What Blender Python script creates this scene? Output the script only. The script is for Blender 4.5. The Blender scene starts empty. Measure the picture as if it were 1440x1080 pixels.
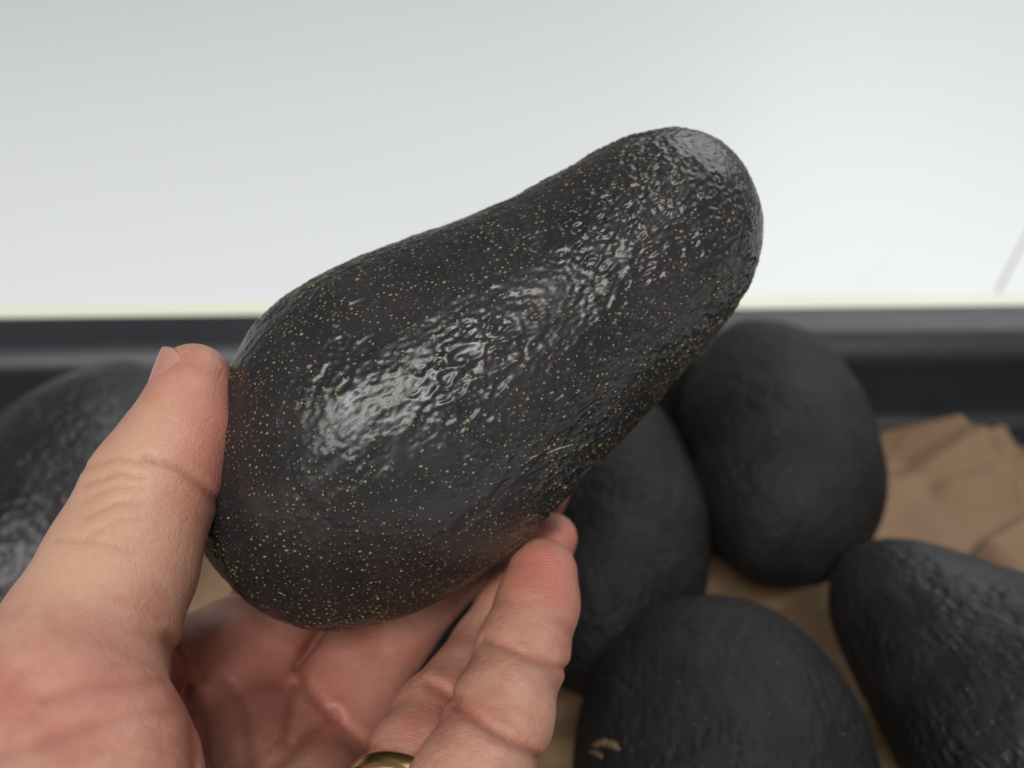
import bpy, math, random
import numpy as np
from mathutils import Vector, Matrix

# ------------------------------------------------------------------ camera
S = bpy.context.scene
C = bpy.context.collection
F = 1440.0                     # focal length in photo pixels (1440 x 1080 frame)
TH = math.radians(34.0)        # looking down
CAM = np.array([0.0, 0.0, 0.250])
XR = np.array([1.0, 0, 0]); FW = np.array([0, math.cos(TH), -math.sin(TH)]); UP = np.array([0, math.sin(TH), math.cos(TH)])
cd = bpy.data.cameras.new('camera'); cam = bpy.data.objects.new('camera', cd); C.objects.link(cam)
cam.location = CAM; cam.rotation_euler = (math.pi/2 - TH, 0, 0)
cd.sensor_width = 36; cd.lens = 36; cd.clip_start = 0.01; cd.clip_end = 30
cd.dof.use_dof = True; cd.dof.focus_distance = 0.168; cd.dof.aperture_fstop = 12.0
S.camera = cam
S.view_settings.view_transform = 'Standard'; S.view_settings.look = 'None'
S.view_settings.exposure = 0.12

# ------------------------------------------------------------------ light: a room's ceiling lamp, an added fill and pale walls
W = bpy.data.worlds.new('World'); S.world = W; W.use_nodes = True
bg = W.node_tree.nodes['Background']; bg.inputs[0].default_value = (0.97, 0.975, 1.0, 1); bg.inputs[1].default_value = 0.155
def area(name, loc, target, sx, sy, power, col):
    l = bpy.data.lights.new(name, 'AREA'); l.shape = 'RECTANGLE'; l.size = sx; l.size_y = sy; l.energy = power; l.color = col
    o = bpy.data.objects.new(name, l); C.objects.link(o); o.location = loc
    o.rotation_euler = (Vector(target) - Vector(loc)).to_track_quat('-Z', 'Y').to_euler()
    return o
lamp = area('ceiling_lamp', (-0.86, -2.30, 2.30), (-0.86, -2.30, 0), 3.5, 0.26, 140.0, (1.0, 0.985, 0.96))   # a batten running diagonally above the viewer
lamp.rotation_euler = (0, 0, math.radians(43.8))
area('table_fill', (1.7, 2.7, 2.6), (-0.7, 1.10, 0), 4.0, 2.6, 84.0, (0.96, 1.0, 0.985))  # unseen fill added at the back right to brighten the white table

# ------------------------------------------------------------------ helpers
def cw(p):                       # camera millimetres (right, down, forward) -> world metres
    p = np.asarray(p, float) * 0.001
    return CAM + p[..., 0:1]*XR - p[..., 1:2]*UP + p[..., 2:3]*FW
def cp(px, py, d):               # photo pixel at a depth in mm -> camera millimetres
    return np.array([(px-720)/F*d, (py-540)/F*d, d])
def wp(px, py, d): return cw(cp(px, py, d))
def on_plane(px, py, z):         # photo pixel -> world point on a level plane
    v = (px-720)/F*XR - (py-540)/F*UP + FW
    return CAM + v*((z-CAM[2])/v[2])
def mesh_obj(name, V, Fc, mat, parent=None, smooth=True):
    me = bpy.data.meshes.new(name)
    V = np.asarray(V, np.float32); Fc = np.asarray(Fc, np.int32)
    n = Fc.shape[1]
    me.vertices.add(len(V)); me.vertices.foreach_set('co', V.ravel())
    me.loops.add(Fc.size); me.loops.foreach_set('vertex_index', Fc.ravel())
    me.polygons.add(len(Fc)); me.polygons.foreach_set('loop_start', np.arange(0, Fc.size, n, dtype=np.int32))
    me.polygons.foreach_set('use_smooth', np.full(len(Fc), smooth))
    me.update(calc_edges=True); me.validate()
    o = bpy.data.objects.new(name, me); C.objects.link(o)
    if mat: me.materials.append(mat)
    if parent: o.parent = parent
    return o
def tag(o, label=None, cat=None, group=None, kind=None):
    if label: o['label'] = label
    if cat: o['category'] = cat
    if group: o['group'] = group
    if kind: o['kind'] = kind
    return o
def empty(name, loc=(0, 0, 0)):
    o = bpy.data.objects.new(name, None); C.objects.link(o); o.location = loc; o.empty_display_size = 0.02
    return o
def grid_faces(nu, nv, wrap_v=False):
    i, j = np.meshgrid(np.arange(nu-1), np.arange(nv if wrap_v else nv-1), indexing='ij')
    j2 = (j+1) % nv
    return np.stack([i*nv+j, (i+1)*nv+j, (i+1)*nv+j2, i*nv+j2], -1).reshape(-1, 4)
def waves(P, wl, n, seed, spread=0.5):     # smooth random field, about -1..1, wavelength wl (units of P)
    r = np.random.default_rng(seed)
    k = r.normal(size=(n, 3)); k /= np.linalg.norm(k, axis=1)[:, None]
    k *= (2*np.pi/wl) * np.exp(r.uniform(-spread, spread, n))[:, None]
    ph = r.uniform(0, 2*np.pi, n)
    out = np.zeros(len(P))
    for a, b in zip(k, ph): out += np.sin(P @ a + b)
    return out / math.sqrt(n) * 1.0

# ------------------------------------------------------------------ materials
class NT:
    def __init__(s, name):
        s.m = bpy.data.materials.new(name); s.m.use_nodes = True; s.t = s.m.node_tree
        s.b = s.t.nodes['Principled BSDF']
    def n(s, typ, **kw):
        nd = s.t.nodes.new(typ)
        for k, v in kw.items():
            if k.startswith('_'): setattr(nd, k[1:], v)
        return nd
    def lk(s, a, b): s.t.links.new(a, b)
    def put(s, sock, v):
        if hasattr(v, 'is_output') or hasattr(v, 'links'): s.lk(v, sock)
        else: sock.default_value = v
    def math(s, op, a, b=0.0, c=0.0, clamp=False):
        nd = s.t.nodes.new('ShaderNodeMath'); nd.operation = op; nd.use_clamp = clamp
        for i, v in enumerate((a, b, c)): s.put(nd.inputs[i], v)
        return nd.outputs[0]
    def ss(s, v, lo, hi, a=0.0, b=1.0):
        nd = s.t.nodes.new('ShaderNodeMapRange'); nd.interpolation_type = 'SMOOTHSTEP'
        s.put(nd.inputs[0], v)
        for i, x in zip((1, 2, 3, 4), (lo, hi, a, b)): nd.inputs[i].default_value = x
        return nd.outputs[0]
    def mix(s, f, a, b):
        nd = s.t.nodes.new('ShaderNodeMix'); nd.data_type = 'RGBA'
        s.put(nd.inputs[0], f); s.put(nd.inputs[6], a); s.put(nd.inputs[7], b)
        return nd.outputs[2]
    def coord(s, scale=(1, 1, 1), rot=(0, 0, 0), loc=(0, 0, 0)):
        tc = s.t.nodes.new('ShaderNodeTexCoord'); mp = s.t.nodes.new('ShaderNodeMapping')
        mp.inputs['Scale'].default_value = scale; mp.inputs['Rotation'].default_value = rot; mp.inputs['Location'].default_value = loc
        s.lk(tc.outputs['Object'], mp.inputs[0]); return mp.outputs[0]
    def noise(s, vec, scale, detail=2, rough=0.5, dist=0.0):
        nd = s.t.nodes.new('ShaderNodeTexNoise'); nd.inputs['Scale'].default_value = scale
        nd.inputs['Detail'].default_value = detail; nd.inputs['Roughness'].default_value = rough; nd.inputs['Distortion'].default_value = dist
        s.lk(vec, nd.inputs['Vector']); return nd
    def voro(s, vec, scale, feature='F1', rnd=1.0):
        nd = s.t.nodes.new('ShaderNodeTexVoronoi'); nd.feature = feature
        nd.inputs['Scale'].default_value = scale; nd.inputs['Randomness'].default_value = rnd
        s.lk(vec, nd.inputs['Vector']); return nd
    def warp(s, vec, scale, amt):
        nz = s.noise(vec, scale, 2)
        a = s.t.nodes.new('ShaderNodeVectorMath'); a.operation = 'SUBTRACT'; s.lk(nz.outputs['Color'], a.inputs[0]); a.inputs[1].default_value = (.5, .5, .5)
        b = s.t.nodes.new('ShaderNodeVectorMath'); b.operation = 'SCALE'; s.lk(a.outputs[0], b.inputs[0]); b.inputs['Scale'].default_value = amt
        c = s.t.nodes.new('ShaderNodeVectorMath'); c.operation = 'ADD'; s.lk(vec, c.inputs[0]); s.lk(b.outputs[0], c.inputs[1])
        return c.outputs[0]
    def bump(s, h, dist, strength=1.0, prev=None):
        nd = s.t.nodes.new('ShaderNodeBump'); nd.inputs['Strength'].default_value = strength; nd.inputs['Distance'].default_value = dist
        s.lk(h, nd.inputs['Height'])
        if prev is not None: s.lk(prev, nd.inputs['Normal'])
        return nd.outputs[0]
    def done(s, col=None, rough=None, nrm=None, **kw):
        if col is not None: s.put(s.b.inputs['Base Color'], col)
        if rough is not None: s.put(s.b.inputs['Roughness'], rough)
        if nrm is not None: s.lk(nrm, s.b.inputs['Normal'])
        for k, v in kw.items(): s.put(s.b.inputs[k.replace('_', ' ')], v)
        return s.m

def avocado_skin(name, dots=1.0, seed=0.0, relief=1.0, rough=0.0):
    t = NT(name)
    v = t.coord((1000, 1000, 1000), loc=(seed*37, seed*11, seed*23))      # millimetres
    vs = t.coord((1000, 1000, 620), loc=(seed*37, seed*11, seed*23))      # cells drawn out along the fruit
    w1 = t.warp(vs, 0.28, 2.2)
    cell = t.voro(w1, 0.40, 'F1')                                         # one cell round each lenticel
    d = cell.outputs['Distance']
    ridge = t.ss(d, 0.18, 0.62)
    patch = t.noise(v, 0.045, 2).outputs['Fac']
    pm = t.ss(patch, 0.40, 0.62, 0.25, 1.0)
    cr = t.noise(t.warp(vs, 0.5, 1.6), 0.55, 3, 0.55).outputs['Fac']
    fine = t.noise(vs, 2.2, 3, 0.6).outputs['Fac']
    big = t.noise(t.coord((1000, 1000, 420)), 0.17, 2).outputs['Fac']
    h1 = t.math('MULTIPLY', t.math('ADD', ridge, t.math('MULTIPLY', cr, 0.9)), pm)
    # lenticels: small corky specks, some cells hold none
    dv = t.voro(t.warp(v, 0.5, 1.2), 0.52, 'F1')
    gate = t.n('ShaderNodeSeparateColor'); t.lk(dv.outputs['Color'], gate.inputs[0])
    size = t.math('MULTIPLY_ADD', gate.outputs[1], 0.11, 0.05)
    speck = t.math('MULTIPLY', t.ss(t.math('SUBTRACT', size, dv.outputs['Distance']), -0.015, 0.025), t.ss(gate.outputs[0], 0.32, 0.36))
    halo = t.math('MULTIPLY', t.ss(t.math('SUBTRACT', t.math('ADD', size, 0.14), dv.outputs['Distance']), 0, 0.14), t.ss(gate.outputs[0], 0.32, 0.36))
    n1 = t.bump(big, 0.0016*relief, 0.6)
    n2 = t.bump(h1, 0.00055*relief, 0.9, n1)
    n3 = t.bump(t.math('ADD', halo, speck), 0.00014*relief, 0.9, n2)
    n4 = t.bump(fine, 0.00010, 0.5, n3)
    hue = t.noise(v, 0.030, 1).outputs['Fac']
    dotcol = t.mix(t.ss(hue, 0.40, 0.60), (0.42, 0.37, 0.10, 1), (0.42, 0.22, 0.07, 1))
    dotcol = t.mix(gate.outputs[2], dotcol, (0.20, 0.12, 0.04, 1))
    mott = t.noise(v, 0.06, 4, 0.6).outputs['Fac']
    base = t.mix(t.ss(mott, 0.35, 0.7), (0.0075, 0.0068, 0.0076, 1), (0.015, 0.0128, 0.0132, 1))
    col = t.mix(t.math('MULTIPLY', speck, dots), base, dotcol)
    rg = t.math('MULTIPLY_ADD', fine, 0.20, 0.26+rough)
    return t.done(col, rg, n4, Specular_IOR_Level=0.5 if rough < 0.2 else 0.26)
M_avo = [avocado_skin('avocado_skin_dark', 0.35, q, 0.70, 0.30) for q in (1.0, 2.3)]
M_avo_shiny = avocado_skin('avocado_skin_pebbled', 0.35, 4.1, 1.05, 0.06)
M_avo_satin = avocado_skin('avocado_skin_satin', 0.35, 5.3, 0.9, 0.19)
def held_skin():
    t = NT('avocado_skin_speckled'); v = t.coord((1000, 1000, 1000)); vs = t.coord((1000, 1000, 520))
    mott = t.noise(v, 0.06, 4, 0.6).outputs['Fac']
    base = t.mix(t.ss(mott, 0.35, 0.7), (0.0135, 0.0130, 0.0150, 1), (0.0240, 0.0215, 0.0232, 1))
    fine = t.noise(vs, 1.7, 4, 0.62, 0.5).outputs['Fac']
    cr = t.noise(t.warp(vs, 0.35, 2.0), 0.6, 2, 0.5).outputs['Fac']
    n = t.bump(cr, 0.00018, 0.5); n = t.bump(fine, 0.00007, 0.5, n)
    wear = t.noise(v, 0.09, 3, 0.6).outputs['Fac']
    return t.done(base, t.math('MULTIPLY_ADD', wear, 0.26, 0.205), n, Specular_IOR_Level=0.5)
M_held = held_skin()
def lenticel_skin():
    t = NT('lenticel_cork'); a = t.n('ShaderNodeAttribute'); a.attribute_name = 'hue'
    c = t.mix(a.outputs['Fac'], (0.18, 0.185, 0.06, 1), (0.185, 0.11, 0.042, 1))
    return t.done(c, 0.42)
M_lent = lenticel_skin()

def plain(name, col, rough, var=0.04, scale=40, bump=0.0, bscale=300, **kw):
    t = NT(name); v = t.coord()
    nz = t.noise(v, scale, 4, 0.6).outputs['Fac']
    c2 = tuple(min(1, x*(1+var*3)) for x in col) + (1,); c1 = tuple(x*(1-var*3) for x in col) + (1,)
    c = t.mix(nz, c1, c2)
    nr = t.bump(t.noise(v, bscale, 3).outputs['Fac'], bump, 0.6) if bump else None
    return t.done(c, rough, nr, **kw)
M_table = plain('white_laminate', (0.785, 0.80, 0.81), 0.38, 0.006, 5)
M_joint = plain('tan_joint', (0.42, 0.38, 0.30), 0.7, 0.06, 200)
M_cream = plain('pale_cream', (0.80, 0.79, 0.66), 0.5, 0.01, 60)
M_tray = plain('black_plastic', (0.010, 0.011, 0.0135), 0.42, 0.10, 60, 0.0001, 900)
M_tan = plain('tan_scar', (0.14, 0.095, 0.055), 0.7, 0.2, 900, 0.0003, 1500)
M_gold = plain('gold', (0.62, 0.42, 0.17), 0.27, 0.02, 300, Metallic=1.0)

def kraft():
    t = NT('kraft_paper'); v = t.coord()
    fib = t.noise(t.coord((60, 700, 200)), 1.0, 4, 0.7).outputs['Fac']
    blot = t.noise(v, 18, 3).outputs['Fac']
    c = t.mix(fib, (0.145, 0.085, 0.045, 1), (0.235, 0.143, 0.078, 1))
    c = t.mix(t.ss(blot, 0.35, 0.75, 0, 0.35), c, (0.24, 0.14, 0.075, 1))
    cre = t.voro(t.warp(v, 30, 0.012), 38, 'DISTANCE_TO_EDGE').outputs['Distance']
    n = t.bump(t.ss(cre, 0.0, 0.10), 0.0006, 0.5)
    n = t.bump(fib, 0.0003, 0.5, n)
    return t.done(c, 0.75, n)
M_kraft = kraft()

# ------------------------------------------------------------------ setting: white tabletop of two panels, tan joint, cream strip
ZT = -0.006
e0 = on_plane(0, 443, 0.037); e1 = on_plane(1440, 425, 0.037)           # outer back edge of the tray's rim
yaw = math.atan2(e1[1]-e0[1], e1[0]-e0[0])
ux = np.array([math.cos(yaw), math.sin(yaw), 0]); uy = np.array([-math.sin(yaw), math.cos(yaw), 0])
table = tag(empty('tabletop', (0, 0.6, ZT)), kind='structure')
def slab(name, pts, z0, z1, mat, parent):
    n = len(pts)
    V = [(p[0], p[1], z1) for p in pts] + [(p[0], p[1], z0) for p in pts]
    me = bpy.data.meshes.new(name)
    me.from_pydata(V, [], [list(range(n)), list(range(2*n-1, n-1, -1))] + [[i, n+i, n+(i+1) % n, (i+1) % n] for i in range(n)])
    o = bpy.data.objects.new(name, me); C.objects.link(o); me.materials.append(mat); o.parent = parent
    o.matrix_parent_inverse = Matrix.Translation(-Vector(parent.location))
    return o
j0 = on_plane(1406, 404, ZT)[:2]; j1 = on_plane(1440, 338, ZT)[:2]
jd = (j1-j0)/np.linalg.norm(j1-j0); jn = np.array([-jd[1], jd[0]])
A = j0 - jd*1.2; B = j0 + jd*2.4; hw = 0.0009
slab('panel', [A+jn*hw, A+jn*2.2, B+jn*2.2, B+jn*hw][::-1], ZT-0.02, ZT, M_table, table)
slab('panel', [A-jn*hw, B-jn*hw, B-jn*2.2, A-jn*2.2][::-1], ZT-0.02, ZT, M_table, table)
slab('joint', [A-jn*hw, A+jn*hw, B+jn*hw, B-jn*hw][::-1], ZT-0.02, ZT-0.0008, M_joint, table)

# ------------------------------------------------------------------ tray (rounded rectangular loft)
tray = tag(empty('tray', (0, 0.2, 0)), 'shallow black plastic tray with a wide glossy rim, holding the loose avocados', 'tray')
tray.rotation_euler = (0, 0, 0)
oc = (e0+e1)/2
tl = oc + ux*(-0.27 - np.dot(oc-np.array([0, 0, 0]), ux))                # outer back edge, left end
pc_ = on_plane(1398, 592, 0.002); WX1 = float(np.dot(pc_, ux)) + 0.030 + 0.014 + 0.024
WX0 = -0.300; back = float(np.dot(oc, uy)); front = back - 0.375
def ring(inset, z, rad):
    x0, x1, y0, y1 = WX0+inset, WX1-inset, front+inset, back-inset
    r = max(rad, 0.002); pts = []
    for cx, cy, a0 in ((x1-r, y1-r, 0), (x0+r, y1-r, 90), (x0+r, y0+r, 180), (x1-r, y0+r, 270)):
        for k in range(13):
            a = math.radians(a0 + k*7.5); pts.append((cx+r*math.cos(a), cy+r*math.sin(a)))
    P = []
    for i in range(len(pts)):
        a = pts[i]; b = pts[(i+1) % len(pts)]
        P.append(a)
    return [ux*p[0] + uy*p[1] + np.array([0, 0, z]) for p in P]
def loft(name, prof, mat, cap=False):
    R = [ring(*p) for p in prof]; n = len(R[0]); V = [tuple(v) for r in R for v in r]
    Fs = [[i*n+j, i*n+(j+1) % n, (i+1)*n+(j+1) % n, (i+1)*n+j] for i in range(len(R)-1) for j in range(n)]
    if cap: Fs.append(list(range((len(R)-1)*n, len(R)*n)))
    me = bpy.data.meshes.new(name); me.from_pydata(V, [], Fs); me.polygons.foreach_set('use_smooth', [True]*len(Fs))
    o = bpy.data.objects.new(name, me); C.objects.link(o); me.materials.append(mat); o.parent = tray
    o.matrix_parent_inverse = Matrix.Translation(-Vector(tray.location)); return o
H = 0.037
rw = 0.030
rim_prof = [(0.000, H-0.012, .030), (0.0000, H-0.003, .030), (0.0006, H-0.0012, .030), (0.002, H-0.0002, .029), (0.004, H, .028)] + \
           [(rw-0.0110, H+0.0004, .022), (rw-0.0085, H+0.0001, .021), (rw-0.0062, H-0.0011, .02), (rw-0.0036, H-0.0034, .018), (rw-0.0014, H-0.0062, .017), (rw-0.0003, H-0.0085, .016), (rw, H-0.0105, .016)]
M_rim = plain('lit_black_plastic', (0.016, 0.0175, 0.021), 0.44, 0.06, 50, 0.0001, 700)  # the tray's plastic made lighter: light on the rim put into the colour
loft('rim', rim_prof, M_rim)
loft('side_wall', [(rw, H-0.0105, .016), (rw+0.004, 0.006, .014), (rw+0.006, 0.002, .012), (rw+0.010, 0.0, .010)], M_tray)
loft('base', [(rw+0.010, 0.0, .010), (rw+0.03, -0.0002, .010)], M_tray, cap=True)
loft('skirt', [(rw-0.004, -0.004, .018), (0.004, H-0.0125, .028), (0.000, H-0.012, .030)], M_tray)

# thin cream strip on the table behind the tray, a pale line just over the rim
def line_on(px, py, z): p = on_plane(px, py, z); return np.array([np.dot(p, ux), np.dot(p, uy)])
sy1 = line_on(720, 421, ZT+0.004)[1]
sp = [ux*a + uy*b for a, b in ((-0.9, back+0.006), (0.9, back+0.006), (0.9, sy1), (-0.9, sy1))]
st = slab('pale_strip', [p[:2] for p in sp], ZT+0.0004, ZT+0.004, M_cream, table)

# ------------------------------------------------------------------ kraft paper liner
def paper():
    nx, ny = 260, 190
    xs = np.linspace(WX0+rw+0.016, WX1-rw-0.014-0.024, nx); ys = np.linspace(front+rw+0.016, back-rw-0.014, ny)
    X, Y = np.meshgrid(xs, ys, indexing='ij')
    P = np.stack([X.ravel(), Y.ravel(), np.zeros(X.size)], 1)
    r = np.random.default_rng(5); z = np.zeros(len(P))
    for k in range(100):                                   # facets of crumpling: folded planes
        a = r.uniform(0, math.pi); n = np.array([math.cos(a), math.sin(a)])
        c = r.uniform([xs[0], ys[0]], [xs[-1], ys[-1]]); ln = r.uniform(.015, .08)
        s = (P[:, :2]-c) @ n; u = (P[:, :2]-c) @ np.array([-n[1], n[0]])
        z += r.uniform(-1, 1.2)*0.0055*np.clip(1-np.abs(s)/0.010, 0, 1)*np.clip(1.3-np.abs(u)/ln, 0, 1)
    z = np.abs(z)*0.9 + 0.0012
    # turned-up corner at the back right
    cx = np.clip((P[:, 0]-(xs[-1]-0.045))/0.045, 0, 1); cy = np.clip((P[:, 1]-(ys[-1]-0.06))/0.06, 0, 1)
    z += 0.004*cx**1.5*cy
    def fold(p, q, hgt, w1, w2):                          # a sharp fold running from photo point p to q on the sheet
        global_p = [on_plane(*a, 0.003) for a in (p, q)]
        a, b = [np.array([np.dot(g, ux), np.dot(g, uy)]) for g in global_p]
        d = (b-a)/np.linalg.norm(b-a); n = np.array([-d[1], d[0]]); ss = (P[:, :2]-a) @ n; uu = (P[:, :2]-a) @ d / np.linalg.norm(b-a)
        return hgt*np.where(ss > 0, np.clip(1-ss/w1, 0, 1), np.clip(1+ss/w2, 0, 1))*np.clip((uu+0.25)/0.3, 0, 1)*np.clip((1.3-uu)/0.3, 0, 1)
    z += fold((1338, 596), (1408, 690), 0.010, 0.006, 0.030)
    z += fold((1375, 795), (1450, 750), 0.014, 0.005, 0.040)
    z += fold((1190, 880), (1260, 1060), 0.004, 0.02, 0.012)
    P[:, 2] = z
    # wavy torn edges
    P[:, 0] += 0.0015*np.sin(P[:, 1]*90)*cx; P[:, 1] += 0.003*np.sin(P[:, 0]*55)*np.clip((P[:, 1]-ys[-1]+0.03)/0.03, 0, 1)
    V = P[:, 0:1]*ux + P[:, 1:2]*uy + P[:, 2:3]*np.array([0, 0, 1.0])
    o = mesh_obj('paper_liner', V, grid_faces(nx, ny), M_kraft)
    tag(o, 'crumpled brown kraft paper sheet lining the black tray under the avocados', 'paper')
    return o
paper()

# ------------------------------------------------------------------ avocados
def profile(tab_u, tab_l, n):
    """half width and centre line over n stations from (t, s) outline points of both flanks"""
    tu, su = np.array(tab_u, float).T; tl_, sl = np.array(tab_l, float).T
    t0, t1 = tu[0], tu[-1]
    ph = np.linspace(0, np.pi, n); t = (t0+t1)/2 - (t1-t0)/2*np.cos(ph)
    fu = np.arccos(np.clip((t0+t1-2*tu)/(t1-t0), -1, 1)); fl = np.arccos(np.clip((t0+t1-2*tl_)/(t1-t0), -1, 1))
    def sm(f, s):
        y = np.interp(ph, f, s); k = max(3, n//30)
        g = np.exp(-0.5*(np.arange(-2*k, 2*k+1)/(k*0.8))**2); g /= g.sum()
        yp = np.concatenate([2*y[0]-y[2*k:0:-1], y, 2*y[-1]-y[-2:-2*k-2:-1]])
        return np.convolve(yp, g, 'valid')
    a, b = sm(fu, su), sm(fl, sl)
    a += (y0 := (b[0]-a[0])/2) * np.clip(1-ph/0.15, 0, 1); b -= y0*np.clip(1-ph/0.15, 0, 1)
    y1 = (b[-1]-a[-1])/2; wgt = np.clip(1-(np.pi-ph)/0.15, 0, 1); a += y1*wgt; b -= y1*wgt
    return t, (b-a)/2, (a+b)/2
def avocado_mesh(name, t, w, c, mat, nv=220, seed=0, bump=0.25, flat=1.0):
    """local frame: z along the fruit (mm -> m), x across; returns object at origin"""
    th = np.linspace(0, 2*np.pi, nv, endpoint=False)
    X = c[:, None] + w[:, None]*np.cos(th)[None]; Y = flat*w[:, None]*np.sin(th)[None]; Z = np.repeat(t[:, None], nv, 1)
    P = np.stack([X.ravel(), Y.ravel(), Z.ravel()], 1)
    N = np.stack([np.cos(th)[None].repeat(len(t), 0).ravel(), np.sin(th)[None].repeat(len(t), 0).ravel(), np.zeros(P.shape[0])], 1)
    dw = np.gradient(w, t); nz = -dw/np.sqrt(1+dw**2); N *= np.sqrt(1-nz**2).repeat(nv)[:, None]; N[:, 2] = nz.repeat(nv)
    Q = P*np.array([1, 1, 0.6])
    dsp = bump*(0.55*waves(Q, 9, 40, seed) + 0.45*waves(Q, 3.6, 60, seed+1) + 3.4*waves(Q, 34, 30, seed+2))
    P = (P + N*dsp[:, None]) * 0.001
    return mesh_obj(name, P, grid_faces(len(t), nv, True), mat)
def frame_to(o, origin, z, xhint):
    z = Vector(z).normalized(); x = Vector(xhint); x = (x - z*x.dot(z)).normalized(); y = z.cross(x)
    m = Matrix((x, y, z)).transposed().to_4x4(); m.translation = Vector(origin); o.matrix_world = m

G = 'avocados lying loose in the tray'
# held one: outline measured along its axis in the photo, about the body's middle
DH = 195.0; k = DH/F
up_tab = [(-302, -5), (-297, -45), (-286, -84), (-250, -132), (-191, -184), (-124, -226), (-75, -249), (-16, -260), (94, -246), (217, -205), (277, -183), (340, -164), (408, -153), (465, -148), (530, -130), (575, -102), (605, -62), (617, -18)]
lo_tab = [(-302, -5), (-298, 40), (-285, 82), (-227, 157), (-126, 207), (8, 224), (131, 214), (268, 193), (407, 170), (517, 137), (575, 101), (604, 52), (615, 5), (617, -18)]
t, w, c = profile(up_tab, lo_tab, 640)
def held_avocado(t, w, c):
    nu, nv = len(t), 900; th = np.linspace(0, 2*np.pi, nv, endpoint=False)
    dw = np.gradient(w, t); nz = -dw/np.sqrt(1+dw**2)
    def surf(ti, thi):
        wi, ci, zi = np.interp(ti, t, w), np.interp(ti, t, c), np.interp(ti, t, nz); q = np.sqrt(1-zi**2)
        P = np.stack([ci+wi*np.cos(thi), 0.97*wi*np.sin(thi), ti], -1)
        return P, np.stack([q*np.cos(thi), q*np.sin(thi), zi], -1)
    AN = np.array([1, 1, 0.70])
    low = lambda P: 0.16*(0.55*waves(P*AN, 9, 40, 3) + 0.35*waves(P*AN, 4.2, 60, 4) + 1.0*waves(P*AN, 26, 30, 5))
    # lenticels: scattered with a least distance, thicker towards the blunt end, often in small clusters
    r = np.random.default_rng(11)
    ds = np.hypot(np.gradient(t), np.gradient(w)); cum = np.cumsum(w*ds); cum /= cum[-1]
    n = 38000; ti = np.interp(r.uniform(0, 1, n), cum, t); thi = r.uniform(0, 2*np.pi, n)
    P, N = surf(ti, thi); dens = (0.78 - 0.12*ti/t[-1] + 0.22*waves(P, 22, 30, 9) + 0.30*waves(P, 7, 30, 10))*np.clip((ti/-t[0]+1.0)/0.16, 0.05, 1)
    keep = []; cell = {}
    order = np.nonzero(r.uniform(0, 1, n) < np.clip(dens, 0.10, 1))[0]
    md = 0.42 + 0.8*r.uniform(0, 1, n)
    for i in order:
        k3 = tuple((P[i]/1.6).astype(int)); ok = True
        for a in (-1, 0, 1):
            for b in (-1, 0, 1):
                for d in (-1, 0, 1):
                    for j in cell.get((k3[0]+a, k3[1]+b, k3[2]+d), ()):
                        if ((P[i]-P[j])**2).sum() < md[i]**2: ok = False
        if ok: cell.setdefault(k3, []).append(i); keep.append(i)
    L, LN = P[keep], N[keep]
    tt, aa = np.meshgrid(t, th, indexing='ij'); P, N = surf(tt.ravel(), aa.ravel())
    from mathutils.kdtree import KDTree
    # ridge cells hang on a sparser subset of the lenticels
    sub = [i for i in range(len(L)) if i % 9 < 2]
    kd = KDTree(len(sub))
    for j, i in enumerate(sub): kd.insert(L[i]*AN, j)
    kd.balance()
    wob = np.stack([waves(P, 5.0, 24, 60+a) for a in range(3)], 1)*0.28
    A_ = P*AN + wob; d1 = np.empty(len(P)); d2 = np.empty(len(P)); ci = np.empty(len(P), int); fn = kd.find_n
    for i, p in enumerate(A_.tolist()):
        q = fn(p, 2); d1[i] = q[0][2]; d2[i] = q[1][2]; ci[i] = q[0][1]
    kl = KDTree(len(L))
    for j in range(len(L)): kl.insert(L[j], j)
    kl.balance(); fl = kl.find; nr = [fl(p) for p in P.tolist()]; dl = np.array([q[2] for q in nr]); di = np.array([q[1] for q in nr])
    mask = np.clip(0.62 + 0.45*waves(P, 30, 30, 21) + 0.3*P[:, 2]/50, 0.25, 1.15)*np.clip((t[-1]-P[:, 2])/14, 0.35, 1)
    e = d2-d1
    ridge = np.exp(-(e/0.75)**2)*np.clip((d1-0.5)/0.6, 0, 1)
    ringy = r.uniform(0, 1, len(sub))[ci]*np.clip(e/0.5, 0, 1)
    crater = ringy*(0.20*np.exp(-((d1-1.15)/0.34)**2) - 0.08*np.exp(-((d1-0.62)/0.22)**2) + 0.06*np.exp(-(d1/0.4)**2)) + 0.07*(1-ringy)*np.exp(-(d1/0.9)**2)
    h = low(P) + mask*(1.15*crater + 0.21*ridge + 0.10*np.clip(d1/1.6, 0, 1)) + (0.07+0.08*mask)*np.exp(-(dl/0.42)**2) - 0.03*mask*np.exp(-((dl-0.72)/0.24)**2) + 0.028*waves(P*AN, 1.9, 50, 23)*mask
    H2 = h.reshape(nu, nv)
    for _ in range(1):                                    # round the relief off
        H2 = (np.roll(H2, 1, 1) + 2*H2 + np.roll(H2, -1, 1))/4
        Hp = np.concatenate([H2[:1], H2, H2[-1:]]); H2 = (Hp[:-2] + 2*Hp[1:-1] + Hp[2:])/4
    h = H2.ravel()
    o = mesh_obj('avocado', (P + N*h[:, None])*0.001, grid_faces(nu, nv, True), M_held)
    # the corky specks themselves, tiny domes
    hl = np.full(len(L), -9.0); np.maximum.at(hl, di[dl < 0.35], h[dl < 0.35]); hl = np.where(hl < -5, low(L)+0.2, hl) - 0.03; m = 8; V = []; Fs = []; hue = []
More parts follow.
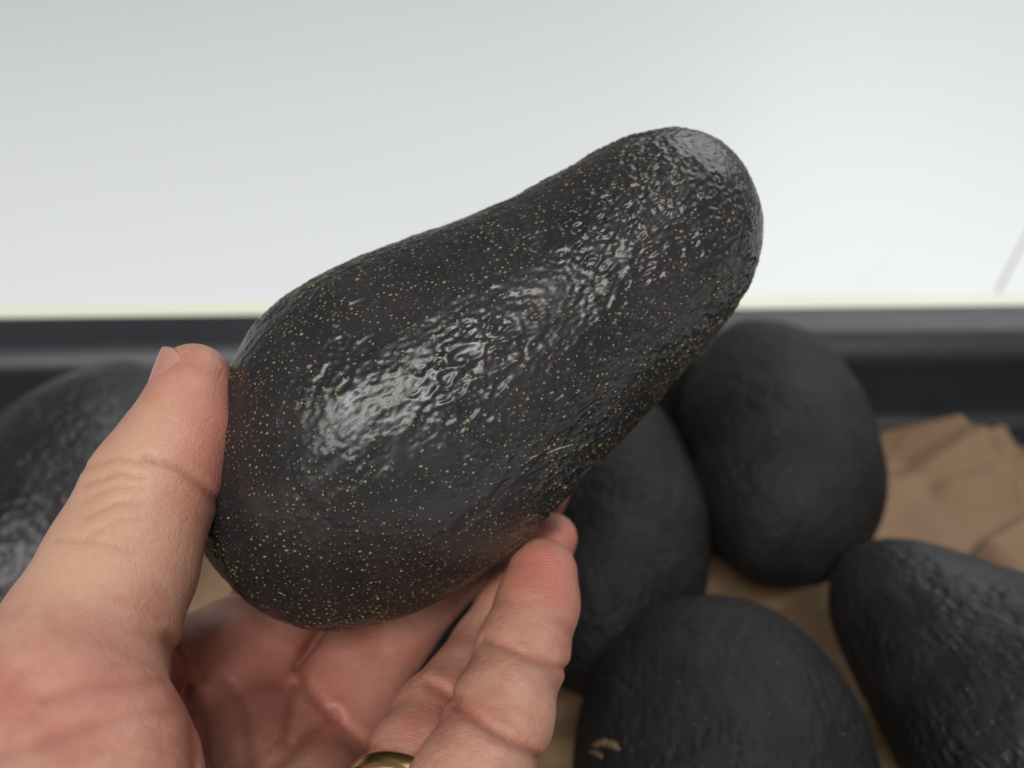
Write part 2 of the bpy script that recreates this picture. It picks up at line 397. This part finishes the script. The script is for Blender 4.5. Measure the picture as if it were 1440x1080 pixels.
    for i, (p, nn) in enumerate(zip(L, LN)):
        a = np.cross(nn, (0.3, 0.2, 1)); a /= np.linalg.norm(a); b = np.cross(nn, a)
        rr = 0.10 + 0.19*r.uniform()**2.4; el = r.uniform(0.7, 1.6); c0 = p + nn*hl[i]; hu = np.clip(0.32 + 0.38*L[i, 2]/45 + 0.35*r.normal(), 0, 1)
        k0 = len(V); V.append(c0 + nn*0.06); hue.append(hu)
        ro = r.uniform(0.7, 1.3, m)
        for lev, hh, sc in ((0, 0.035, 0.75), (1, -0.16, 1.15)):
            for j in range(m):
                q = 2*math.pi*j/m; V.append(c0 + nn*hh + (a*math.cos(q) + b*el*math.sin(q))*rr*sc*ro[j]); hue.append(hu)
        for j in range(m):
            j2 = (j+1) % m; Fs += [(k0, k0+1+j, k0+1+j2), (k0+1+j, k0+1+m+j, k0+1+m+j2), (k0+1+j, k0+1+m+j2, k0+1+j2)]
    s_ = mesh_obj('lenticel', np.array(V)*0.001, Fs, M_lent, o); s_['kind'] = 'stuff'
    at_ = s_.data.attributes.new('hue', 'FLOAT', 'POINT'); at_.data.foreach_set('value', np.array(hue, np.float32))
    return o
held = held_avocado(t*k, w*k*0.985, c*k)
tag(held, 'large black avocado with yellow specks and glossy bumpy skin held up in the hand', 'avocado')
ax = np.array([0.783, -0.622, 0.0]); px_ = np.array([0.622, 0.783, 0.0])
to_w = lambda v: v[0]*XR - v[1]*UP + v[2]*FW
frame_to(held, wp(560, 620, DH), to_w(ax), to_w(px_))

def pear(L, R, neck, waist, pw=0.92, n=150):
    ph = np.linspace(0, np.pi, n); z = -np.cos(ph)                        # -1 bottom .. 1 neck
    r = np.sin(ph)**pw * R * (1 - (1-neck)*(1/(1+np.exp(-(z-waist)*5.0))))
    return z*L/2, r, 0.02*R*np.sin(z*2)
def loose(label, center, axis, L, R, neck, waist, seed, pw=0.92, xh=(0, 0, 1)):
    t, w, c = pear(L, R, neck, waist, pw)
    o = avocado_mesh('avocado', t, w, c, M_avo_shiny if seed == 5 else M_avo_satin if seed == 4 else M_avo[seed % 2], 160, 40+seed*7, 0.14)
    frame_to(o, center, axis, xh); tag(o, label, 'avocado', G); return o
def dirpix(p, d0, q, d1): return wp(*q, d1) - wp(*p, d0)
loose('upright looking matt black avocado at the back of the tray beside bare brown paper', wp(1090, 624, 350), (0.06, 1, 0.04), 110, 34.0, 0.95, 0.25, 1, 0.76)
loose('dim black avocado half hidden behind the held avocado and the little finger', wp(852, 735, 322), (0.12, 1, 0.05), 120, 33, 0.84, 0.2, 2)
av_c = loose('black avocado with a tan stem scar lying at the bottom edge of the tray', wp(1020, 1092, 250), (-0.03, 0.9, 0.0), 88, 36.3, 1.0, 0.2, 3, 0.68)
loose('black avocado with narrow neck pointing to the back and a shiny patch at right', wp(1430, 1000, 258), dirpix((1430, 1000), 258, (1222, 818), 292), 118, 39, 0.69, 0.1, 4)
loose('black avocado behind the thumb with sparkling pebbled skin', wp(112, 698, 325), (0.10, 1, 0.02), 118, 35.5, 0.85, 0.3, 5)

from mathutils.bvhtree import BVHTree
def mark(o, name, pix, rad, mat, seed=0, sink=0.4):
    """a thin raised scar on the skin, following photo points cast onto the fruit"""
    M = o.matrix_world; vs = np.empty(len(o.data.vertices)*3); o.data.vertices.foreach_get('co', vs); vs = vs.reshape(-1, 3)
    Mn = np.array(M); vw = vs @ Mn[:3, :3].T + Mn[:3, 3]
    t = BVHTree.FromPolygons([Vector(v) for v in vw], [tuple(p.vertices) for p in o.data.polygons])
    P = []
    for (a, b) in zip(pix, pix[1:]):
        for q in np.linspace(0, 1, 7)[:-1]: P.append((a[0]+(b[0]-a[0])*q, a[1]+(b[1]-a[1])*q))
    P.append(pix[-1]); H_ = []
    for p in P:
        d = Vector(wp(p[0], p[1], 100.0)-CAM).normalized(); h = t.ray_cast(Vector(CAM), d)
        if h[0] is not None: H_.append((np.array(h[0]), np.array(h[1])))
    r = np.random.default_rng(seed); V = []; m = 6; n = len(H_)
    for i, (p, nn) in enumerate(H_):
        tg = H_[min(i+1, n-1)][0]-H_[max(i-1, 0)][0]; tg /= np.linalg.norm(tg); b = np.cross(nn, tg)
        rr = rad*0.001*(math.sin(math.pi*(i+0.5)/n)**0.5)*r.uniform(0.5, 1.2)
        for j in range(m):
            q = 2*math.pi*j/m; V.append(p + b*rr*math.cos(q)*1.3 + nn*(rr*math.sin(q)*0.6 - sink*rr*0.5))
    V = np.array(V); Mi = np.linalg.inv(Mn); V = V @ Mi[:3, :3].T + Mi[:3, 3]
    return mesh_obj(name, V, grid_faces(n, m, True), mat, o)
M_scr = plain('pale_scratch', (0.24, 0.21, 0.17), 0.5, 0.1, 900)
mark(av_c, 'stem_scar', [(832, 1048), (850, 1044), (864, 1048), (872, 1055)], 0.8, M_tan, 1)
mark(av_c, 'stem_scar', [(828, 1056), (842, 1060), (848, 1066)], 0.6, M_tan, 2)
mark(held, 'scratch', [(768, 638), (785, 631), (806, 625)], 0.16, M_scr, 3)
mark(held, 'scratch', [(744, 645), (756, 640)], 0.13, M_scr, 4)

loose('added avocado under the hand, darkening the gap between the middle and ring fingers', wp(500, 857, 290), (0.05, 1, 0.0), 108, 34, 0.9, 0.2, 6)  # extra fruit added so the gap between two fingers goes dark

# ------------------------------------------------------------------ the hand: one surface grown from a distance field
VOX = 0.55
gx = np.arange(-98, 22, VOX, dtype=np.float32); gy = np.arange(-12, 78, VOX, dtype=np.float32); gd = np.arange(100, 252, VOX, dtype=np.float32)
SH = (len(gx), len(gy), len(gd))
def seg_into(f, a, b, ra, rb, kk):
    lo = np.minimum(a-ra, b-rb) - (kk+4); hi = np.maximum(a+ra, b+rb) + (kk+4)
    sl = []
    for g, l, h in zip((gx, gy, gd), lo, hi):
        i0, i1 = np.searchsorted(g, l), np.searchsorted(g, h); sl.append(slice(max(i0-1, 0), max(i1+1, 1)))
    sl = tuple(sl)
    X = gx[sl[0]][:, None, None]; Y = gy[sl[1]][None, :, None]; D = gd[sl[2]][None, None, :]
    if X.size == 0 or Y.size == 0 or D.size == 0: return
    ab = (b-a).astype(np.float32); L2 = float(ab @ ab) + 1e-6
    h = np.clip(((X-a[0])*ab[0] + (Y-a[1])*ab[1] + (D-a[2])*ab[2])/L2, 0, 1)
    d = np.sqrt((X-a[0]-ab[0]*h)**2 + (Y-a[1]-ab[1]*h)**2 + (D-a[2]-ab[2]*h)**2) - (ra + (rb-ra)*h)
    f[sl] = smin(f[sl], d.astype(np.float32), kk)
def smin(a, b, kk):
    h = np.clip(kk - np.abs(a-b), 0, None)/kk
    return np.minimum(a, b) - h*h*kk*0.25
def chain(pts, kk):
    f = np.full(SH, 30, np.float32)
    q = [(cp(x, y, d), r*d/F) for x, y, d, r in pts]
    if len(q) == 1: seg_into(f, q[0][0], q[0][0]+1e-3, q[0][1], q[0][1], kk)
    for (a, ra), (b, rb) in zip(q, q[1:]): seg_into(f, a, b, ra, rb, kk)
    return f
THUMB = [(272, 536, 181, 53), (262, 598, 179, 66), (236, 652, 177, 77), (208, 700, 175, 86), (170, 795, 170, 100), (120, 905, 162, 117), (62, 1010, 152, 140)]
INDEX = [(300, 1000, 208, 92), (355, 928, 217, 84), (430, 845, 222, 72), (560, 740, 240, 60), (690, 610, 240, 56), (740, 540, 232, 50)]
MIDDLE = [(425, 1085, 194, 92), (478, 985, 208, 78), (543, 878, 219, 68), (650, 770, 230, 58), (740, 690, 230, 54), (775, 640, 226, 48)]
RING = [(540, 1190, 156, 90), (585, 1085, 171, 78), (618, 1014, 183, 66), (688, 915, 203, 53), (744, 815, 215, 50), (776, 757, 219, 36)]
PINKY = [(570, 1260, 142, 98), (660, 1110, 158, 82), (702, 1010, 170, 72), (735, 915, 183, 62), (756, 850, 190, 55), (763, 806, 193, 49)]
THENAR = [(70, 1020, 150, 150), (112, 1065, 150, 148)]
PALM = [(310, 1020, 212, 105), (375, 1125, 196, 135), (430, 1250, 165, 155)]
HEEL = [(90, 1120, 148, 170), (-120, 1280, 128, 200), (-330, 1420, 108, 215)]
HEEL2 = [(430, 1260, 148, 150), (150, 1400, 128, 190), (-150, 1560, 108, 215)]
WEB = [(160, 950, 166, 72), (212, 935, 192, 55), (310, 912, 212, 62)]
ft = chain(THUMB, 4.0); fi = chain(INDEX, 4.0); fm = chain(MIDDLE, 3.5); fr = chain(RING, 2.5); fp = chain(PINKY, 3.0)
fpalm = smin(smin(chain(THENAR, 6), chain(PALM, 8), 7), smin(chain(HEEL, 8), chain(HEEL2, 8), 10), 10)
fb = smin(fpalm, ft, 3.5); fb = smin(fb, chain(WEB, 4), 5.0)
fb = smin(fb, fi, 4.0)
def finger_join(f, g): return smin(f, g, 0.9)
f = fb
for g in (fm, fr, fp): f = finger_join(f, g)
# flexion creases and palm lines: grooves along curves seen on the surface
XX = gx[:, None, None]; YY = gy[None, :, None]; DD = gd[None, None, :]
GROOVES = []
def groove(pts, depth, width, d0, d1):
    """pts are photo pixels; the groove only touches skin between depths d0 and d1 (mm)"""
    global f
    GROOVES.append((pts, depth, width, d0, d1))
    sl = slice(np.searchsorted(gd, d0), np.searchsorted(gd, d1))
    PX = XX/DD[:, :, sl]*F+720; PY = YY/DD[:, :, sl]*F+540
    best = np.full(PX.shape[:1]+PY.shape[1:2]+PX.shape[2:], 1e9, np.float32)
    for a, b in zip(pts, pts[1:]):
        ax_, ay_ = a; bx_, by_ = b[0]-a[0], b[1]-a[1]; L2 = bx_*bx_+by_*by_
        h = np.clip(((PX-ax_)*bx_ + (PY-ay_)*by_)/L2, 0, 1)
        np.minimum(best, (PX-ax_-bx_*h)**2 + (PY-ay_-by_*h)**2, out=best)
    f[:, :, sl] += depth*np.exp(-best/(width*width))
groove([(682, 902), (720, 915), (760, 932), (800, 942)], 0.75, 7, 165, 200)
groove([(640, 995), (680, 1020), (720, 1045), (765, 1068)], 0.9, 9, 150, 185)
groove([(602, 962), (622, 972), (645, 986)], 0.8, 9, 160, 205)
groove([(234, 900), (240, 915), (250, 960), (268, 1010), (272, 1090)], 1.1, 13, 130, 192)
groove([(205, 645), (250, 660), (285, 685), (305, 705)], 0.65, 8, 150, 180)
for dy, dd in ((0, .30), (24, .34), (44, .26), (70, .30), (98, .22)):           # skin folds over the thumb's joint
    groove([(120, 660+dy), (165, 645+dy*0.9), (200, 652+dy*0.8)], dd, 5, 150, 180)
groove([(80, 760), (140, 764), (190, 778)], 0.25, 6, 145, 178)
groove([(150, 842), (195, 850), (224, 868)], 0.22, 11, 140, 175)
groove([(60, 985), (130, 968), (190, 962), (232, 955)], 0.40, 10, 120, 175)
groove([(0, 1062), (90, 1040), (180, 1010), (240, 1000)], 0.35, 11, 110, 172)
groove([(450, 885), (420, 940), (425, 965), (470, 1010), (520, 1060)], 1.2, 11, 165, 240)
groove([(470, 1008), (430, 1040), (385, 1085)], 1.1, 10, 150, 215)
groove([(262, 960), (290, 1005), (300, 1085)], 0.7, 11, 150, 215)
groove([(415, 965), (408, 1000), (400, 1040)], 0.9, 9, 150, 215)
groove([(320, 960), (345, 1000), (352, 1085)], 0.6, 10, 160, 220)
groove([(240, 900), (262, 930), (268, 965)], 0.7, 9, 170, 215)
# flat bed for the thumbnail
def surface_nets(f):
    s = f < 0
    cs = s[:-1, :-1, :-1].astype(np.int8)
    cnt = np.zeros_like(cs)
    for i in (0, 1):
        for j in (0, 1):
            for l in (0, 1):
                cnt += s[i:f.shape[0]-1+i, j:f.shape[1]-1+j, l:f.shape[2]-1+l]
    act = (cnt > 0) & (cnt < 8)
    ii, jj, ll = np.nonzero(act); n = len(ii)
    idx = np.full(act.shape, -1, np.int32); idx[ii, jj, ll] = np.arange(n)
    acc = np.zeros((n, 3)); num = np.zeros(n)
    cor = [(i, j, l) for i in (0, 1) for j in (0, 1) for l in (0, 1)]
    val = {c_: f[ii+c_[0], jj+c_[1], ll+c_[2]] for c_ in cor}
    for a in cor:
        for ax_ in range(3):
            if a[ax_] == 0:
                b = list(a); b[ax_] = 1; b = tuple(b)
                va, vb = val[a], val[b]; m = (va < 0) != (vb < 0)
                tt = np.where(m, va/np.where(m, va-vb, 1), 0)
                p = np.zeros((n, 3)); p += a; p[:, ax_] += tt
                acc[m] += p[m]; num[m] += 1
    V = np.stack([ii, jj, ll], 1) + acc/num[:, None]
    quads = []
    for ax_ in range(3):
        o1, o2 = [(1, 2), (2, 0), (0, 1)][ax_]
        sa = [slice(1, -1)]*3; sb = [slice(1, -1)]*3
        sa[ax_] = slice(0, -1); sb[ax_] = slice(1, None)
        A_, B_ = s[tuple(sa)], s[tuple(sb)]
        e = np.stack(np.nonzero(A_ != B_), 1); flip = A_[tuple(e.T)]
        base = e.copy(); off = np.ones(3, int); off[ax_] = 0; base = base + off
        def at(d1, d2):
            q = base.copy(); q[:, o1] -= d1; q[:, o2] -= d2; return idx[q[:, 0], q[:, 1], q[:, 2]]
        Q = np.stack([at(1, 1), at(0, 1), at(0, 0), at(1, 0)], 1)
        Q[~flip] = Q[~flip][:, ::-1]; quads.append(Q)
    return V, np.concatenate(quads)
V, Q = surface_nets(f)
Vm = np.stack([gx[0]+V[:, 0]*VOX, gy[0]+V[:, 1]*VOX, gd[0]+V[:, 2]*VOX], 1)
def relax(V, Q, it):
    e = np.concatenate([Q[:, [0, 1]], Q[:, [1, 2]], Q[:, [2, 3]], Q[:, [3, 0]]]); e = np.concatenate([e, e[:, ::-1]])
    deg = np.bincount(e[:, 0], minlength=len(V))[:, None]
    for i in range(it):
        a = np.stack([np.bincount(e[:, 0], V[e[:, 1], j], len(V)) for j in range(3)], 1)/deg
        V = V + (0.55 if i % 2 == 0 else -0.5)*(a-V)
    return V
Vm = relax(Vm, Q, 6)

def skin_mat():
    t = NT('skin'); v = t.coord((1000, 1000, 1000))
    def attr(n):
        a = t.n('ShaderNodeAttribute'); a.attribute_name = n; return a.outputs['Fac']
    pink = attr('pink'); prn = attr('print')
    m1 = t.noise(v, 0.11, 3, 0.6).outputs['Fac']; m2 = t.noise(v, 0.5, 3, 0.6).outputs['Fac']
    c = t.mix(t.ss(m1, 0.3, 0.7), (0.37, 0.145, 0.102, 1), (0.490, 0.256, 0.184, 1))
    c = t.mix(t.ss(m2, 0.45, 0.75, 0, 0.35), c, (0.38, 0.15, 0.105, 1))
    c = t.mix(t.math('MULTIPLY', pink, 0.8), c, (0.46, 0.155, 0.115, 1))
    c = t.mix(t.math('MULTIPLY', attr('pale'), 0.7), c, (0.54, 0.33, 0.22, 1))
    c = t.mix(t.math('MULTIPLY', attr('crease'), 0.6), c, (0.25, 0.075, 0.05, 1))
    # pale fine lines across the thumb
    wv = t.warp(t.coord((1000, 1000, 1000)), 0.12, 9.0)
    ln = t.noise(t.coord((220, 800, 700)), 0.26, 1, 0.4, 0.3).outputs['Fac']
    fl = t.ss(t.math('ABSOLUTE', t.math('SUBTRACT', ln, 0.5)), 0.0, 0.009, 1.0, 0.0)
    c = t.mix(t.math('MULTIPLY', fl, 0.12), c, (0.62, 0.40, 0.29, 1))
    cell = t.voro(t.warp(v, 0.8, 0.8), 1.7, 'DISTANCE_TO_EDGE').outputs['Distance']
    n = t.bump(t.ss(cell, 0.0, 0.25), 0.00006, 0.5)
    n = t.bump(t.noise(t.coord((420, 1100, 1100)), 0.75, 5, 0.62, 0.3).outputs['Fac'], 0.00022, 0.5, n)
    cl = t.noise(t.warp(v, 0.10, 5.0), 0.20, 2, 0.5).outputs['Fac']
    n = t.bump(t.ss(t.math('ABSOLUTE', t.math('SUBTRACT', cl, 0.5)), 0.0, 0.05), 0.00007, 0.5, n)
    cl2 = t.noise(t.coord((700, 1000, 1000), rot=(0.3, 0.5, 0.9)), 0.34, 2, 0.5).outputs['Fac']
    n = t.bump(t.ss(t.math('ABSOLUTE', t.math('SUBTRACT', cl2, 0.5)), 0.0, 0.05), 0.00005, 0.5, n)
    pw = t.n('ShaderNodeTexWave'); pw.wave_type = 'RINGS'; pw.rings_direction = 'SPHERICAL'; pw.inputs['Scale'].default_value = 0.50; pw.inputs['Distortion'].default_value = 1.2
    pc = wp(772, 812, 186)
    t.lk(t.coord((1000, 1000, 1000), loc=tuple(-pc*1000)), pw.inputs['Vector'])
    n = t.bump(t.math('MULTIPLY', pw.outputs['Fac'], prn), 0.00016, 0.7, n)
    t.b.subsurface_method = 'RANDOM_WALK'
    return t.done(c, t.math('MULTIPLY_ADD', m2, 0.16, 0.39), n, Subsurface_Weight=0.35, Subsurface_Radius=(1.0, 0.35, 0.2), Subsurface_Scale=0.0035, Specular_IOR_Level=0.42)
M_skin = skin_mat()
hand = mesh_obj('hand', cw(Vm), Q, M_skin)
tag(hand, 'left hand with palm up gripping the speckled avocado between thumb and fingers', 'hand')
def vattr(o, name, val):
    a = o.data.attributes.new(name, 'FLOAT', 'POINT'); a.data.foreach_set('value', np.asarray(val, np.float32))
def near(p, r): return np.exp(-(((Vm-p)**2).sum(1))/(r*r))
pink = np.clip(near(cp(775, 800, 188), 9) + near(cp(785, 750, 212), 9) + 0.7*near(cp(300, 600, 172), 9) + 0.5*near(cp(290, 680, 168), 8)
               + 0.6*near(cp(360, 980, 200), 22) + 0.5*near(cp(470, 1000, 195), 16) + 0.4*near(cp(150, 950, 140), 14) + 0.4*near(cp(600, 1010, 170), 6), 0, 1)
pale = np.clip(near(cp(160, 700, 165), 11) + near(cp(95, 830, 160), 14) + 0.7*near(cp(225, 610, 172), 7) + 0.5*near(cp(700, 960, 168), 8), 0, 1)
crease = np.zeros(len(Vm)); PXv = Vm[:, 0]/Vm[:, 2]*F+720; PYv = Vm[:, 1]/Vm[:, 2]*F+540     # darker red tint along the grooves
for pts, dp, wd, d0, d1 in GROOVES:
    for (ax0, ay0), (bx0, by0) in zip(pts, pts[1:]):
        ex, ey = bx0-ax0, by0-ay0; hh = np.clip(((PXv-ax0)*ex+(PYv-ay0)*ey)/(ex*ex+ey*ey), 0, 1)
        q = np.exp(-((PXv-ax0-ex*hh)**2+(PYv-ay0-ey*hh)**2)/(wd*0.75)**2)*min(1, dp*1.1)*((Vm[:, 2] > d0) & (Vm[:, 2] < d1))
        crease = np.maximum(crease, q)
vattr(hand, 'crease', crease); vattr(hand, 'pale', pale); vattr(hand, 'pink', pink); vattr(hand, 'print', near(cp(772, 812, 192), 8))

# nails
M_nail = plain('nail', (0.44, 0.215, 0.175), 0.32, 0.03, 200)
def nail(base, tip, nrm, r0, r1, half, name='thumbnail'):
    a = tip-base; L = np.linalg.norm(a); a = a/L; nrm = nrm - a*(nrm@a); nrm /= np.linalg.norm(nrm); b = np.cross(a, nrm)
    nu, nv = 28, 22; V = []
    for lay in (0.0, -0.8):
        for i in range(nu):
            u = i/(nu-1)
            hh = half*(0.86 + 0.14*math.sin(min(u/0.5, 1)*math.pi/2)) * (1 if u < 0.72 else math.sqrt(max(0.04, 1-((u-0.72)/0.285)**2)))
            if u < 0.15: hh *= math.sqrt(0.25+0.75*(u/0.15))
            for j in range(nv):
                q = (j/(nv-1)*2-1); th = q*hh
                rr = r0 + (r1-r0)*u**1.5 + lay - 0.25*q*q - (0.25 if u < 0.1 else 0)*(1-u/0.1)
                V.append(base + a*L*u + nrm*rr*math.cos(th) + b*rr*math.sin(th))
    F0 = grid_faces(nu, nv); n = nu*nv
    Fs = np.concatenate([F0, F0[:, ::-1]+n])
    edge = [i*nv for i in range(nu)] + [(nu-1)*nv+j for j in range(1, nv)] + [i*nv+nv-1 for i in range(nu-2, -1, -1)] + [j for j in range(nv-2, 0, -1)]
    ring_ = np.array(edge); nx_ = np.roll(ring_, -1)
    Fs = np.concatenate([Fs, np.stack([ring_, ring_+n, nx_+n, nx_], 1)])
    return mesh_obj(name, cw(np.array(V)), Fs, M_nail, hand)
nail(cp(262, 578, 180), cp(271, 494, 181.5), np.array([-0.82, -0.2, -0.54]), 7.48, 5.30, 0.95)

# gold ring on the ring finger
def ring_obj():
    a, b = cp(585, 1085, 171), cp(618, 1014, 183); cpt = a - (b-a)*0.72; ax_ = (b-a)/np.linalg.norm(b-a)
    u = np.cross(ax_, np.array([0, 0, 1.0])); u /= np.linalg.norm(u); v_ = np.cross(ax_, u)
    R = 82.5*167/F + 0.30; n, m = 96, 20; V = []
    for i in range(n):
        th = 2*math.pi*i/n; rad = u*math.cos(th) + v_*math.sin(th)
        for j in range(m):
            ph = 2*math.pi*j/m
            cr, cz = math.cos(ph), math.sin(ph)
            V.append(cpt + rad*(R + 0.85*np.sign(cr)*abs(cr)**0.8) + ax_*2.0*np.sign(cz)*abs(cz)**0.8)
    i, j = np.meshgrid(np.arange(n), np.arange(m), indexing='ij'); i2, j2 = (i+1) % n, (j+1) % m
    Fs = np.stack([i*m+j, i2*m+j, i2*m+j2, i*m+j2], -1).reshape(-1, 4)
    return mesh_obj('finger_ring', cw(np.array(V)), Fs, M_gold, hand)
ring_obj()
